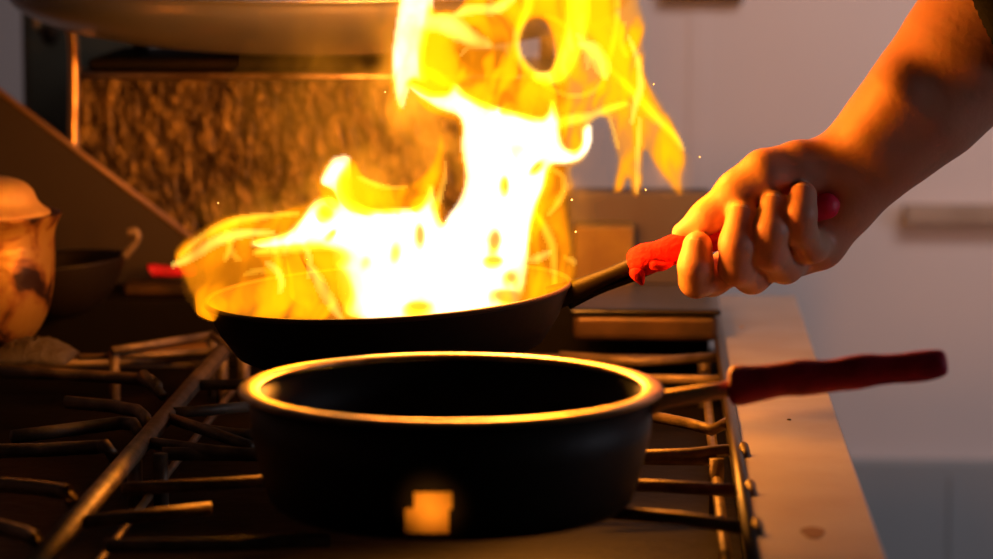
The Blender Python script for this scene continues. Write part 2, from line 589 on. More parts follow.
# ------------------------------------------------------------------ flaming pan
YP = 2.45
c = at(391, 291, YP)
SC = YP / FPX
Rb = 185 * SC
fp = thing('frying_pan', (c.x, YP, c.z - 0.05), 'black frying pan full of fire, tilted above the rear burner', 'pan')
prof = [(0, -0.05), (Rb * 0.76, -0.05), (Rb * 0.84, -0.044), (Rb * 0.93, -0.025), (Rb * 0.995, -0.003), (Rb * 1.0, -0.0005), (Rb * 0.992, 0), (Rb * 0.975, -0.002), (Rb * 0.91, -0.024), (Rb * 0.82, -0.040), (Rb * 0.74, -0.045), (0, -0.046)]
pb = MB().lathe(prof, (0, 0, 0), 128).build('body', M_pan_out, None)
pb.parent = fp
pb.location = (0, 0, 0.05)
rp = []
for k in range(12):
    t = 2 * math.pi * k / 12
    rp.append((Rb * 0.996 + 0.0022 * math.cos(t), 0.0022 * math.sin(t)))
rp.append(rp[0])
pr = MB().lathe(rp, (0, 0, 0), 128).build('rim', M_rimdark, None)
pr.parent = fp
pr.location = (0, 0, 0.05)
fp.rotation_euler = (math.radians(1.0), math.radians(-3.0), 0)
bpy.context.view_layer.update()
hp = catmull([at(550, 299, YP), at(578, 289, YP), at(608, 276, YP), at(640, 263, YP), at(700, 244, YP), at(770, 223, YP)], 5)
n = len(hp)
MB().tube(hp, [0.0125 - 0.005 * min(1, i / 10) for i in range(n)], 14, 0.85, sq=3).build('handle', M_pan_out, fp)
hb = catmull([at(568, 304, YP + .002), at(600, 289, YP + .002), at(640, 275, YP + .002), at(690, 254, YP + .002)], 5)
MB().tube(hb, [0.008 - 0.0045 * i / len(hb) for i in range(len(hb))], 12, 0.6).build('handle_rib', M_dark_tray, fp)
# red grip sleeve on the handle
gp, gr_ = [], []
for i in range(40):
    t = i / 39
    px = 648 + 192 * t
    gp.append(at(px, 260.5 - (px - 648) * 0.305, YP))
    q = 11.8 + 0.8 * math.sin(t * 30) + 1.6 * math.exp(-((t - 0.95) / 0.05) ** 2)
    if t > 0.95:
        q *= math.sqrt(max(0.03, 1 - ((t - 0.95) / 0.051) ** 2))
    gr_.append(q * SC)
MB().tube(gp, gr_, 20, 1.0).build('grip', M_red, fp, subsurf=1)

# red rag bunched at the root of the grip
rag = MB()
rp_ = [at(628, 264, YP - .002), at(634, 262, YP - .003), at(645, 259, YP - .004), at(658, 256, YP - .004), at(672, 250, YP - .004), at(684, 246, YP - .002), at(694, 242, YP)]
rr_ = [0.006, 0.011, 0.0135, 0.0115, 0.0125, 0.011, 0.009]
rag.tube([q for q in rp_], rr_, 28, 1.0, jit=0.10)
rag.tube([at(636, 266, YP - .010), at(638, 276, YP - .011), at(643, 286, YP - .010)], [0.007, 0.0065, 0.002], 12, 1.0, jit=0.12)
rag.tube([at(648, 262, YP - .012), at(660, 268, YP - .014), at(674, 262, YP - .012)], [0.006, 0.0055, 0.003], 12, 1.0, jit=0.15)
ro = rag.build('rag', M_cloth, None, subsurf=2)
tag(ro, 'bright red rag bunched round the pan handle before the fingers', 'cloth')


# ------------------------------------------------------------------ flame
def noise2(x, y, seed):
    r = np.random.RandomState(seed)
    G = r.rand(64, 64)
    xi, yi = np.floor(x).astype(int), np.floor(y).astype(int)
    fx, fy_ = x - xi, y - yi
    fx = fx * fx * (3 - 2 * fx)
    fy_ = fy_ * fy_ * (3 - 2 * fy_)
    g = lambda a, b: G[a % 64, b % 64]
    return (g(xi, yi) * (1 - fx) + g(xi + 1, yi) * fx) * (1 - fy_) + (g(xi, yi + 1) * (1 - fx) + g(xi + 1, yi + 1) * fx) * fy_


def fbm(x, y, seed, o=3):
    s, a, t = 0, 1, 0
    for k in range(o):
        s = s + a * noise2(x * 2 ** k, y * 2 ** k, seed + k)
        t += a
        a *= 0.5
    return s / t


STEP = 1.75
gx = np.arange(165, 700, STEP)
gy = np.arange(-90, 330, STEP)
GX, GY = np.meshgrid(gx, gy, indexing='ij')


def seg_dist(pts, closed, widths=None):
    """distance of each grid point to a polyline; with widths also the distance over the local width"""
    D = np.full(GX.shape, 1e9)
    n = len(pts)
    for i in range(n if closed else n - 1):
        a, b = pts[i], pts[(i + 1) % n]
        dx, dy = b[0] - a[0], b[1] - a[1]
        L = dx * dx + dy * dy + 1e-9
        t = np.clip(((GX - a[0]) * dx + (GY - a[1]) * dy) / L, 0, 1)
        d = np.hypot(GX - a[0] - t * dx, GY - a[1] - t * dy)
        if widths is not None:
            w = widths[i] + (widths[min(i + 1, n - 1)] - widths[i]) * t
            d = d / w
        D = np.minimum(D, d)
    return D


def inside(pts):
    c_ = np.zeros(GX.shape, bool)
    n = len(pts)
    for i in range(n):
        x0, y0 = pts[i][0], pts[i][1]
        x1, y1 = pts[(i + 1) % n][0], pts[(i + 1) % n][1]
        if y0 == y1:
            continue
        m_ = ((y0 > GY) != (y1 > GY)) & (GX < (x1 - x0) * (GY - y0) / (y1 - y0) + x0)
        c_ ^= m_
    return c_


def sdist(pts, smooth=4):
    q = [(p.x, p.y) for p in catmull([(a, b, 0) for a, b in pts], smooth, True)]
    d = seg_dist(q, True)
    return np.where(inside(q), d, -d)


def stroke(pts, w):
    P3 = catmull([(a, b, 0) for a, b in pts], 5)
    n = len(P3)
    if not isinstance(w, (list, tuple)):
        w = [w * 0.35, w, w, w * 0.35]
    ws = np.interp(np.linspace(0, 1, n), np.linspace(0, 1, len(w)), w)
    d = seg_dist([(p.x, p.y) for p in P3], False, list(ws))
    # thickness in px: round section
    dd = np.clip(1 - (d / 1.4) ** 2, 0, 1) ** 1.5
    return dd * np.interp(0.5, [0, 1], [np.mean(ws), np.mean(ws)]) * 2


def blob(x, y, rx, ry, rot=0):
    c_, s_ = math.cos(rot), math.sin(rot)
    u = ((GX - x) * c_ + (GY - y) * s_) / rx
    v = (-(GX - x) * s_ + (GY - y) * c_) / ry
    return np.exp(-(u * u + v * v))


def smin0(v):
    return np.maximum(v, 0)


def blur(T, n):
    for _ in range(n):
        T = np.pad(T, 1)
        T = (T[1:-1, 1:-1] * 4 + T[:-2, 1:-1] * 2 + T[2:, 1:-1] * 2 + T[1:-1, :-2] * 2 + T[1:-1, 2:] * 2 + T[:-2, :-2] + T[2:, 2:] + T[:-2, 2:] + T[2:, :-2]) / 16
    return T


o_, x_, z_ = at(165, -90, YP), at(700, -90, YP), at(165, 330, YP)
ex = at(166, -90, YP) - at(165, -90, YP)
PX = np.empty(GX.shape)
PZ = np.empty(GX.shape)
# pixel of the pan's plane -> metres on that plane
_R = np.array(ROT)
_d = np.stack([(GX - 496.5) / FPX, -(GY - 279.5) / FPX, -np.ones_like(GX)], -1) @ _R.T
_t = YP / _d[..., 1]
PX = _d[..., 0] * _t
PZ = H + _d[..., 2] * _t


def sheet(name, T, depth, material, parent, tmin=0.0011):
    """T: thickness in metres over the grid, depth: offset of its middle. Closed body of flame, blunt at its rim."""
    act = T > tmin
    act[0, :] = act[-1, :] = act[:, 0] = act[:, -1] = False
    cell = act[:-1, :-1] | act[1:, :-1] | act[:-1, 1:] | act[1:, 1:]
    for _ in range(3):
        a, b, c_, d = cell[:-1, :-1], cell[1:, :-1], cell[:-1, 1:], cell[1:, 1:]
        pinch = (a & d & ~b & ~c_) | (b & c_ & ~a & ~d)
        cell[:-1, :-1] |= pinch
        cell[1:, :-1] |= pinch
        cell[:-1, 1:] |= pinch
        cell[1:, 1:] |= pinch
    need = np.zeros(T.shape, bool)
    need[:-1, :-1] |= cell
    need[1:, :-1] |= cell
    need[:-1, 1:] |= cell
    need[1:, 1:] |= cell
    T = np.maximum(T, tmin)
    # connected pieces, so that each tongue is a mesh of its own
    lab = np.where(cell, np.arange(cell.size).reshape(cell.shape) + 1, 0)
    while True:
        p = np.pad(lab, 1)
        n = np.maximum.reduce([p[i:i + lab.shape[0], j:j + lab.shape[1]] for i in range(3) for j in range(3)])
        n = np.where(cell, n, 0)
        if (n == lab).all():
            break
        lab = n
    Yc = YP + depth
    out = []
    for L in np.unique(lab[lab > 0]):
        ce = lab == L
        if ce.sum() < 30:
            continue
        need = np.zeros(T.shape, bool)
        for a in (slice(0, -1), slice(1, None)):
            for b in (slice(0, -1), slice(1, None)):
                need[a, b] |= ce
        fi = np.full(T.shape, -1)
        nf = int(need.sum())
        fi[need] = np.arange(nf)
        V = np.concatenate([
            np.stack([PX[need], (Yc - T * 0.5)[need], PZ[need]], -1),
            np.stack([PX[need], (Yc + T * 0.5)[need], PZ[need]], -1)])
        ci = np.argwhere(ce)
        i, j = ci[:, 0], ci[:, 1]
        F1 = np.stack([fi[i, j], fi[i, j + 1], fi[i + 1, j + 1], fi[i + 1, j]], -1)
        F2 = F1[:, ::-1] + nf
        cp = np.pad(ce, 1)
        W = []
        for di, dj, a, b in ((-1, 0, (0, 0), (0, 1)), (1, 0, (1, 1), (1, 0)), (0, -1, (1, 0), (0, 0)), (0, 1, (0, 1), (1, 1))):
            free = ~cp[i + 1 + di, j + 1 + dj]
            ii, jj = i[free], j[free]
            A, B = fi[ii + a[0], jj + a[1]], fi[ii + b[0], jj + b[1]]
            W.append(np.stack([B, A, A + nf, B + nf], -1))
        F = np.concatenate([F1, F2] + W)
        me = bpy.data.meshes.new(name)
        me.vertices.add(len(V))
        me.vertices.foreach_set('co', V.ravel().astype(np.float32))
        me.loops.add(len(F) * 4)
        me.loops.foreach_set('vertex_index', F.ravel().astype(np.int32))
        me.polygons.add(len(F))
        me.polygons.foreach_set('loop_start', np.arange(0, len(F) * 4, 4, dtype=np.int32))
        me.update(calc_edges=True)
        bm = bmesh.new()
        bm.from_mesh(me)
        bmesh.ops.recalc_face_normals(bm, faces=bm.faces)
        bm.to_mesh(me)
        bm.free()
        out.append(link(name, me, material, parent, smooth=False))
    return out


BODY = [(178, 252), (188, 238), (205, 226), (225, 216), (245, 212), (275, 210), (300, 203), (322, 193), (318, 180), (332, 158), (350, 154), (358, 160), (364, 172), (378, 180), (398, 184), (418, 178), (432, 163), (439, 145), (442, 129), (446, 150), (447, 175), (443, 200), (444, 220), (452, 214), (460, 200), (465, 178), (461, 155), (459, 130), (455, 119), (432, 111), (420, 100), (412, 86), (407, 98), (402, 112), (396, 98), (391, 75), (393, 50), (398, 20), (402, -20), (420, -70), (470, -50), (520, -80), (560, -50), (600, -80), (636, -50), (640, 0), (645, 20), (644, 50), (646, 75), (660, 100), (675, 125), (686, 155), (683, 175), (682, 196), (674, 192), (662, 175), (652, 160), (644, 150), (643, 180), (637, 197), (631, 190), (628, 178), (622, 190), (613, 190), (618, 160), (612, 140), (606, 118), (596, 118), (590, 130), (588, 150), (580, 162), (572, 167), (574, 185), (567, 200), (570, 225), (572, 245), (576, 262), (574, 280), (560, 296), (530, 307), (480, 317), (400, 322), (320, 320), (260, 315), (235, 309), (222, 313), (205, 306), (204, 292), (196, 280), (188, 268)]
H1 = [(524, 28), (533, 19), (545, 21), (553, 37), (555, 55), (549, 70), (538, 71), (528, 62), (521, 48)]
H2 = [(433, -40), (470, -40), (463, 3), (446, 9), (434, 5)]
CORE1 = [(404, -50), (400, 0), (396, 28), (393, 60), (395, 88), (401, 108), (406, 95), (412, 80), (426, 80), (424, 60), (429, 28), (432, 0), (430, -40), (418, -60)]
CORE2 = [(409, 84), (418, 86), (432, 92), (447, 92), (455, 84), (464, 93), (480, 101), (500, 108), (520, 113), (540, 118), (548, 112), (552, 100), (557, 112), (560, 124), (561, 140), (566, 149), (575, 151), (582, 143), (583, 128), (591, 126), (590, 145), (581, 159), (566, 164), (551, 166), (545, 187), (537, 207), (530, 237), (527, 265), (523, 290), (514, 308), (470, 316), (400, 320), (352, 317), (343, 305), (337, 285), (333, 264), (328, 250), (300, 246), (264, 247), (252, 242), (285, 234), (300, 220), (314, 203), (330, 198), (338, 204), (333, 190), (321, 182), (331, 162), (339, 157), (349, 158), (350, 172), (352, 190), (358, 203), (372, 210), (396, 210), (420, 206), (430, 185), (434, 205), (441, 226), (450, 214), (460, 200), (466, 178), (462, 150), (461, 119), (440, 109), (424, 99)]
d_body = np.minimum(np.minimum(sdist(BODY), -sdist(H1)), -sdist(H2))
d_c1, d_c2 = sdist(CORE1), sdist(CORE2)
wob = fbm(GX / 46, GY / 60, 3) - 0.5
wob2 = fbm(GX / 17 + 3 * wob, GY / 26 + 4 * wob, 21) - 0.5

# ordinary flame: how bright (thick) at each place
low_ = np.clip((GY - 240) / 60, 0, 1)
lvl = 0.85 + 0 * GX
lvl += 1.0 * blob(470, 55, 60, 50) + 0.9 * blob(330, 285, 60, 40) + 0.8 * blob(590, 40, 50, 50) + 1.2 * blob(400, 195, 55, 22)
lvl -= 0.45 * blob(235, 270, 45, 28) + 0.45 * blob(555, 250, 25, 60) + 0.35 * blob(640, 130, 40, 50) + 0.5 * blob(500, 95, 30, 14, .4) + 0.4 * blob(580, 88, 22, 20) + 0.5 * blob(585, 5, 8, 22) + 0.3 * blob(570, 115, 10, 10)
lvl += 0.3 * low_
streak = fbm(GX / 11 + 5 * wob + 0.25 * GY / 30, GY / 62, 77) - 0.5
lvl -= 0.35 * blob(230, 275, 40, 30)
lvl *= (1 + 2.4 * wob2 + 1.2 * wob + 2.6 * streak)
lvl = np.clip(lvl, 0.38, 1.75)
edge = np.clip(d_body, 0, None)
prof_ = 1 - np.exp(-edge / 5.5)
low = np.clip((GY - 240) / 60, 0, 1)
TB = 0.043 * lvl * prof_
depB = 0.05 * (fbm(GX / 120, GY / 120, 50) - 0.5) - 0.01 - 0.05 * blob(222, 290, 42, 35)
flame = thing('flame', (at(400, 318, YP)), 'tall yellow-white flame roaring up out of the frying pan', 'flame')
# white hot heart
holes = 0 * GX
for (x, y, rx, ry, r, s) in ((349, 190, 7, 17, -0.35, 1.3), (385, 196, 30, 9, 0.0, 1.3), (419, 237, 5, 13, 0, 1.2), (505, 186, 4, 11, 0, 1.2), (536, 168, 4, 10, 0.75, 1.2),
                             (494, 243, 6, 12, 0.1, 1.25), (493, 262, 10, 6, 0, 1.25), (510, 279, 9, 9, 0.5, 1.0), (508, 298, 18, 8, 0.1, 1.3), (418, 307, 13, 6, 0, 1.2), (326, 212, 8, 8, 0, 1.2),
                             (332, 234, 3, 7, 0.7, 1.1), (325, 258, 24, 11, 0, 1.2), (338, 285, 14, 24, -0.4, 1.3), (395, 253, 6, 13, 0, 0.75), (520, 149, 9, 8, 0, 0.6), (405, 290, 8, 6, 0, .6), (366, 262, 6, 8, 0, .6), (470, 240, 6, 20, 0, .4)):
    holes = np.maximum(holes, s * blob(x, y, rx * 1.15, ry * 1.15, r))


def round_edge(d, w):
    t = np.clip(d / w, 0, 1)
    return np.sqrt(np.clip(t * (2 - t), 0, 1))


TC = np.maximum(0.036 * round_edge(d_c1, 13), 0.060 * round_edge(d_c2, 22) * (1 + 0.5 * wob))
TC = TC * np.clip(1 - holes, 0.10, 1) * np.clip(1.0 + 0.9 * wob2, 0.3, 2)
TC *= 1 - 0.15 * blob(300, 240, 40, 30)
depC = 0.6 * depB + 0.012
F_core = fire_mat('white_fire', (1.0, 0.76, 0.47), 110)
sheet('hot_core', blur(TC, 1), depC, F_core, flame)
F_body = fire_mat('orange_fire', (1.0, 0.265, 0.005), 48, 80)
TB *= 1 - 0.8 * np.clip(blur(TC, 2) / 0.03, 0, 1)
sheet('outer_fire', blur(TB, 1), depB, F_body, flame)

# bright curling folds
S = [
    ([(183, 256), (200, 249), (225, 234), (250, 227), (280, 226)], 4.5),
    ([(183, 253), (205, 235), (235, 221), (262, 215), (300, 212)], 4),
    ([(271, 248), (275, 265), (281, 290)], 3.5),
    ([(318, 262), (330, 285), (347, 310)], 5),
    ([(258, 250), (285, 247), (310, 245), (340, 246)], 5),
    ([(514, 50), (524, 70), (545, 87), (570, 97), (592, 93), (604, 80), (607, 62)], 2.6),
    ([(582, 40), (594, 46), (604, 62), (606, 72)], 7),
    ([(619, -40), (618, 0), (617, 25), (612, 48), (605, 70)], 3.4),
    ([(606, 66), (622, 82), (637, 97), (655, 118), (672, 135), (686, 155)], [2, 3.5, 4.5, 3.5, 2]),
    ([(628, 32), (638, 55), (641, 80), (636, 98), (632, 118)], 3.2),
    ([(577, -60), (579, 0), (576, 30), (568, 55), (556, 74), (538, 76)], [8, 10, 9, 8, 4]),
    ([(532, -60), (528, 0), (522, 20), (515, 40), (519, 60), (532, 74), (548, 78)], [6, 5, 4.5, 4, 5]),
    ([(428, 18), (448, 20), (464, 30), (478, 38), (490, 42)], [8, 9, 7, 4]),
    ([(560, 122), (575, 118), (593, 115), (610, 107), (626, 102)], [6, 5, 4, 2]),
    ([(531, 212), (542, 230), (550, 248), (553, 270), (554, 297)], 4),
    ([(530, 255), (540, 252), (552, 246)], 3.5),
    ([(552, 168), (563, 175), (564, 190), (556, 205), (548, 215)], 3),
    ([(442, 132), (446, 155), (445, 178), (437, 200), (433, 215)], 4),
    ([(445, 20), (470, 8), (500, 6), (520, -10)], 5),
    ([(590, 128), (606, 112), (612, 125), (618, 150), (617, 185)], 2),
    ([(425, 70), (438, 80), (452, 88)], 5),
    ([(640, 110), (638, 150), (637, 192)], 2.2),
    ([(360, 176), (385, 186), (410, 184), (432, 168)], 3),
    ([(562, 262), (575, 270), (570, 285)], 2.4),
]
cr = random.Random(5)
for (ax0, ay0, ax1, ay1, cnt) in ((215, 255, 330, 295, 5), (445, 30, 510, 80, 3), (570, 30, 630, 100, 4)):
    for _ in range(cnt):
        x, y = cr.uniform(ax0, ax1), cr.uniform(ay0, ay1)
        a, bend = cr.uniform(-1.1, 0.5), cr.choice((-1, 1)) * cr.uniform(0.15, 0.45)
        pts = [(x, y)]
        for _k in range(4):
            x, y = x + 9 * math.sin(a), y - 9 * math.cos(a)
            a += bend
            pts.append((x, y))
        w_ = cr.uniform(1.8, 3.0)
        S.append((pts, [w_ * 0.5, w_, w_, w_, w_ * 0.4]))
for g in range(3):
    TF = 0 * GX
    for k, (pts, w) in enumerate(S):
        if k % 3 == g:
            TF = np.maximum(TF, stroke(pts, w) * SC)
    TF *= np.clip(1 + 1.6 * wob + 1.2 * wob2, 0.3, 2) * np.clip(d_body / 4, 0, 1)
    sheet('bright_fold', blur(TF, 1), depB + (-0.031, 0.0043, 0.036)[g], fire_mat('yellow_fire_%d' % g, (1.0, 0.60, 0.085), 180), flame)

# thin dim flame round the tongues, with a halo of painted fire glow
TD = np.clip(1 + d_body / 42, 0, 1) ** 2 * 0.75
TD = TD * (blob(415, 130, 60, 75) * 1.9 + 1.0 * blob(300, 190, 80, 40) + 0.35 * blob(380, 20, 40, 60) + 0.7 * blob(545, 50, 60, 60) + 0.7 * blob(575, 215, 20, 50) + 0.5 * blob(668, 178, 18, 18) + 0.5 * blob(205, 285, 18, 18))
TD *= np.clip(0.75 + 2.2 * wob2 + 1.0 * wob, 0.1, 2) * np.clip((322 - GY) / 20, 0, 1)
F_dim = fire_mat('dim_fire_glow', (1.0, 0.30, 0.012), 13)
TD += 0.75 * blob(400, 110, 95, 95) * np.clip(0.9 + 1.5 * wob + wob2, 0.1, 2) * np.clip((250 - GY) / 60, 0, 1)  # broad sheet added to imitate the golden firelight on the backsplash
sheet('dim_fringe_halo', 0.05 * blur(TD, 2), depB + 0.02, F_dim, flame, tmin=0.0015)


# ------------------------------------------------------------------ arm and hand (implicit surface, one skin)
def P3(px, py, dy):
    p = at(px, py, YP)
    return np.array([p.x, YP + dy, p.z])


BB0 = np.array([at(655, 300, YP).x, YP - 0.06, at(655, 312, YP).z])
BB1 = np.array([at(1075, 300, YP).x, YP + 0.115, at(655, -75, YP).z])
VS = 0.0018
NX, NY, NZ = [int(v) + 1 for v in (BB1 - BB0) / VS]
ax = BB0[0] + VS * np.arange(NX)
ay = BB0[1] + VS * np.arange(NY)
az = BB0[2] + VS * np.arange(NZ)
AX, AY, AZ = [a.astype(np.float32) for a in np.meshgrid(ax, ay, az, indexing='ij')]


def cap(a, b, ra, rb, ysc=1.0):
    """tapered capsule, optionally flattened in depth"""
    a, b = np.array(a, np.float32), np.array(b, np.float32)
    d = b - a
    L = float(d @ d) + 1e-12
    t = np.clip(((AX - a[0]) * d[0] + (AY - a[1]) * d[1] + (AZ - a[2]) * d[2]) / L, 0, 1)
    dx, dy, dz = AX - a[0] - t * d[0], (AY - a[1] - t * d[1]) / ysc, AZ - a[2] - t * d[2]
    return np.sqrt(dx * dx + dy * dy + dz * dz) - (ra + (rb - ra) * t)


def smin(a, b, k):
    h = np.clip(0.5 + 0.5 * (b - a) / k, 0, 1)
    return b + (a - b) * h - k * h * (1 - h)


def chain(pts, k=0.004, ysc=1.0):
    D = None
    for (p, q) in zip(pts[:-1], pts[1:]):
        c_ = cap(P3(*p[:3]), P3(*q[:3]), p[3] * SC, q[3] * SC, ysc)
        D = c_ if D is None else smin(D, c_, k)
    return D


arm = chain([(1080, -70, 0.03, 84), (1022, -6, 0.028, 76), (974, 54, 0.027, 67), (928, 105, 0.025, 58), (888, 144, 0.024, 48), (856, 174, 0.024, 39)], 0.02, 0.85)
palm = chain([(856, 178, 0.024, 40), (834, 196, 0.030, 42), (812, 222, 0.036, 40)], 0.015, 0.62)
palm = smin(palm, chain([(842, 215, 0.022, 30), (818, 243, 0.022, 29), (792, 250, 0.022, 28)], 0.01, 0.75), 0.012)
palm = smin(palm, chain([(806, 180, 0.032, 34), (785, 195, 0.036, 34), (770, 228, 0.036, 32)], 0.01, 0.62), 0.014)
palm = smin(palm, chain([(792, 245, 0.03, 33), (755, 250, 0.03, 24)], 0.01, 0.7), 0.012)
hand = smin(arm, palm, 0.022)
thumb = chain([(846, 168, 0.018, 27), (800, 168, 0.008, 24), (765, 174, -0.002, 22.5), (738, 192, -0.004, 20), (708, 216, -0.003, 15), (682, 233, 0.0, 10.5)], 0.012)
hand = smin(hand, thumb, 0.010)
FING = [
    [(757, 257, 0.034, 20), (712, 279, 0.010, 16), (696, 278, -0.014, 14.5), (695, 262, -0.023, 14.5), (697, 243, -0.021, 13)],
    [(779, 260, 0.034, 20), (752, 276, 0.006, 16), (736, 264, -0.020, 15.2), (736, 240, -0.028, 15.2), (741, 212, -0.022, 13.4)],
    [(802, 258, 0.028, 19), (785, 266, 0.004, 15.5), (769, 249, -0.021, 14.2), (770, 226, -0.028, 14.2), (773, 202, -0.021, 12.6)],
    [(824, 246, 0.020, 17), (810, 246, -0.004, 14), (799, 226, -0.021, 13), (799, 210, -0.026, 13), (802, 193, -0.019, 11.8)],
]
fing = None
for k, f in enumerate(FING):
    f = [(q[0], q[1], q[2], q[3] + 2.2) for q in f]
    c_ = chain(f, 0.006)
    hand = smin(hand, c_, 0.0035)
# forearm muscle bulge, wrist tendon, thumb-web crease
hand = smin(hand, chain([(900, 95, 0.0, 26), (868, 140, 0.004, 17), (838, 160, 0.008, 15)], 0.01), 0.02)
# bumpy knuckle folds: shallow cuts at the finger joints
F = hand


def surface_nets(F):
    """vertices at the mean of the zero crossings of each cell's edges"""
    s = F < 0
    nx, ny, nz = F.shape
    corner = [(i, j, k) for i in (0, 1) for j in (0, 1) for k in (0, 1)]
    cs = np.zeros((nx - 1, ny - 1, nz - 1), np.int32)
    sl = lambda A, i, j, k: A[i:nx - 1 + i, j:ny - 1 + j, k:nz - 1 + k]
    for c_ in corner:
        cs += sl(s, *c_)
    act = (cs > 0) & (cs < 8)
    ids = np.full(act.shape, -1, np.int64)
    w = np.argwhere(act)
    ids[act] = np.arange(len(w))
    acc = np.zeros((len(w), 3))
    cnt = np.zeros(len(w))
    val = {c_: F[w[:, 0] + c_[0], w[:, 1] + c_[1], w[:, 2] + c_[2]] for c_ in corner}
    for a in corner:
        for ax_ in range(3):
            if a[ax_]:
                continue
            b = list(a)
            b[ax_] = 1
            b = tuple(b)
            va, vb = val[a], val[b]
            x = (va < 0) != (vb < 0)
            t = np.where(x, va / np.where(x, va - vb, 1), 0)
            p = np.array(a, float)[None, :] + 0 * acc
            p[:, ax_] += t
            acc[x] += p[x]
            cnt[x] += 1
    V = w + acc / cnt[:, None]
    faces = []
    for ax_ in range(3):
        o1, o2 = [(1, 2), (2, 0), (0, 1)][ax_]
        A = np.take(s, range(0, F.shape[ax_] - 1), ax_)
        B = np.take(s, range(1, F.shape[ax_]), ax_)
        e = np.argwhere(A != B)
        ok = (e[:, o1] > 0) & (e[:, o2] > 0) & (e[:, o1] < F.shape[o1] - 1) & (e[:, o2] < F.shape[o2] - 1)
        e = e[ok]
        fl_ = A[tuple(e.T)]

        def g(d1, d2):
            q = e.copy()
            q[:, o1] -= d1
            q[:, o2] -= d2
            return ids[tuple(q.T)]
        q = np.stack([g(0, 0), g(1, 0), g(1, 1), g(0, 1)], -1)
        q[~fl_] = q[~fl_][:, ::-1]
        faces.append(q)
    return V, np.concatenate(faces)


V, Fq = surface_nets(F)
V = BB0 + V * VS
Fq = Fq[(Fq >= 0).all(1)]
person = thing('person', (at(856, 174, YP)), 'person shown only by a bare right arm whose hand grips the pan handle', 'person')
me = bpy.data.meshes.new('arm')
me.from_pydata(V.tolist(), [], Fq.tolist())
bm = bmesh.new()
bm.from_mesh(me)
bmesh.ops.recalc_face_normals(bm, faces=bm.faces)
for _ in range(2):
    bmesh.ops.smooth_vert(bm, verts=bm.verts, factor=0.5, use_axis_x=True, use_axis_y=True, use_axis_z=True)
bm.to_mesh(me)
bm.free()
armo = link('arm', me, M_skin, person)
# nails on the four curled fingers
for f in FING:
    a, b = P3(*f[-2][:3]), P3(*f[-1][:3])
    d = (b - a) / np.linalg.norm(b - a)
    r = (f[-1][3] + 1.6) * SC
    out = np.array([-0.25, -1.0, 0.15])
    out -= d * (out @ d)
    out /= np.linalg.norm(out)
    s_ = np.cross(d, out)
    m = MB()
    vs = []
    nu, nv = 7, 7
    for i in range(nu):
        for j in range(nv):
            u = -1 + 2 * i / (nu - 1)
            v = j / (nv - 1)
            ang = u * 0.6
            w_ = 1 - 0.25 * (abs(2 * v - 1) ** 3)
            p = b + d * (r * (-0.35 + 0.95 * v)) + (out * math.cos(ang * w_) + s_ * math.sin(ang * w_)) * r * (1.0 - 0.22 * max(0, v - 0.4) ** 1.5)
            vs.append(p)
    vs2 = [p - out * 0.0012 for p in vs]
    n_ = nu * nv
    fs = []
    for i in range(nu - 1):
        for j in range(nv - 1):
            q = (i * nv + j, i * nv + j + 1, (i + 1) * nv + j + 1, (i + 1) * nv + j)
            fs.append(q)
            fs.append(tuple(n_ + t for t in q[::-1]))
    m.add(vs + vs2, fs)
    m.build('fingernail', M_nail, person)
# black sleeve beyond the elbow crease
sl_ = MB()
sl_.tube([P3(978, 30, 0.027), P3(992, 24, 0.027), P3(1070, -20, 0.03), P3(1160, -100, 0.03)], [0.060, 0.068, 0.074, 0.08], 40, 1.0)
sl_.build('sleeve', M_sleeve, person, subsurf=1)

# ------------------------------------------------------------------ left: burnt pot and its lid, dark wok, red knob
yq = 2.76
c = at(-14, 340, yq)
s = yq / FPX
z0 = 0.001
zt = at(0, 213, yq).z
pt = thing('stock_pot', (c.x, yq, 0.0), 'scorched metal pot at the left edge, amber and burnt, lid on top', 'pot')
hh = zt
R0 = 80 * s
prof = [(0, z0), (R0 * 0.45, z0), (R0 * 0.62, 0.010), (R0 * 0.78, hh * 0.22), (R0 * 0.88, hh * 0.45), (R0 * 0.895, hh * 0.66), (R0 * 0.885, hh * 0.86), (R0 * 0.93, hh * 0.93), (R0 * 1.0, hh), (R0 * 0.985, hh + 0.001), (R0 * 0.90, hh * 0.925), (R0 * 0.85, hh * 0.85), (R0 * 0.85, hh * 0.45), (R0 * 0.6, 0.014), (0, 0.008)]
MB().lathe(prof, (c.x, yq, 0), 96).build('body', M_pot, pt, subsurf=1)
Rl = 66 * s
l0 = at(0, 219, yq).z
l1 = at(0, 178, yq).z
pf = [(0.0, 178), (0.25, 178.5), (0.5, 181), (0.65, 185), (0.76, 191), (0.81, 199), (0.85, 206), (1.0, 212), (1.04, 215)]
zz = lambda y: l1 + (l0 - l1) * (y - 178) / 41
prof = [(Rl * a, zz(b)) for a, b in pf] + [(Rl * 1.03, zz(218)), (Rl * 0.93, zz(216)), (Rl * 0.78, zz(207)), (Rl * 0.72, zz(194)), (Rl * 0.45, zz(184)), (0, zz(182))]
ld = MB().lathe(prof, (c.x, yq, 0.002), 96).build('pot_lid', M_lid, None, subsurf=1)
tag(ld, 'pale orange-lit domed lid resting on the scorched pot', 'lid')

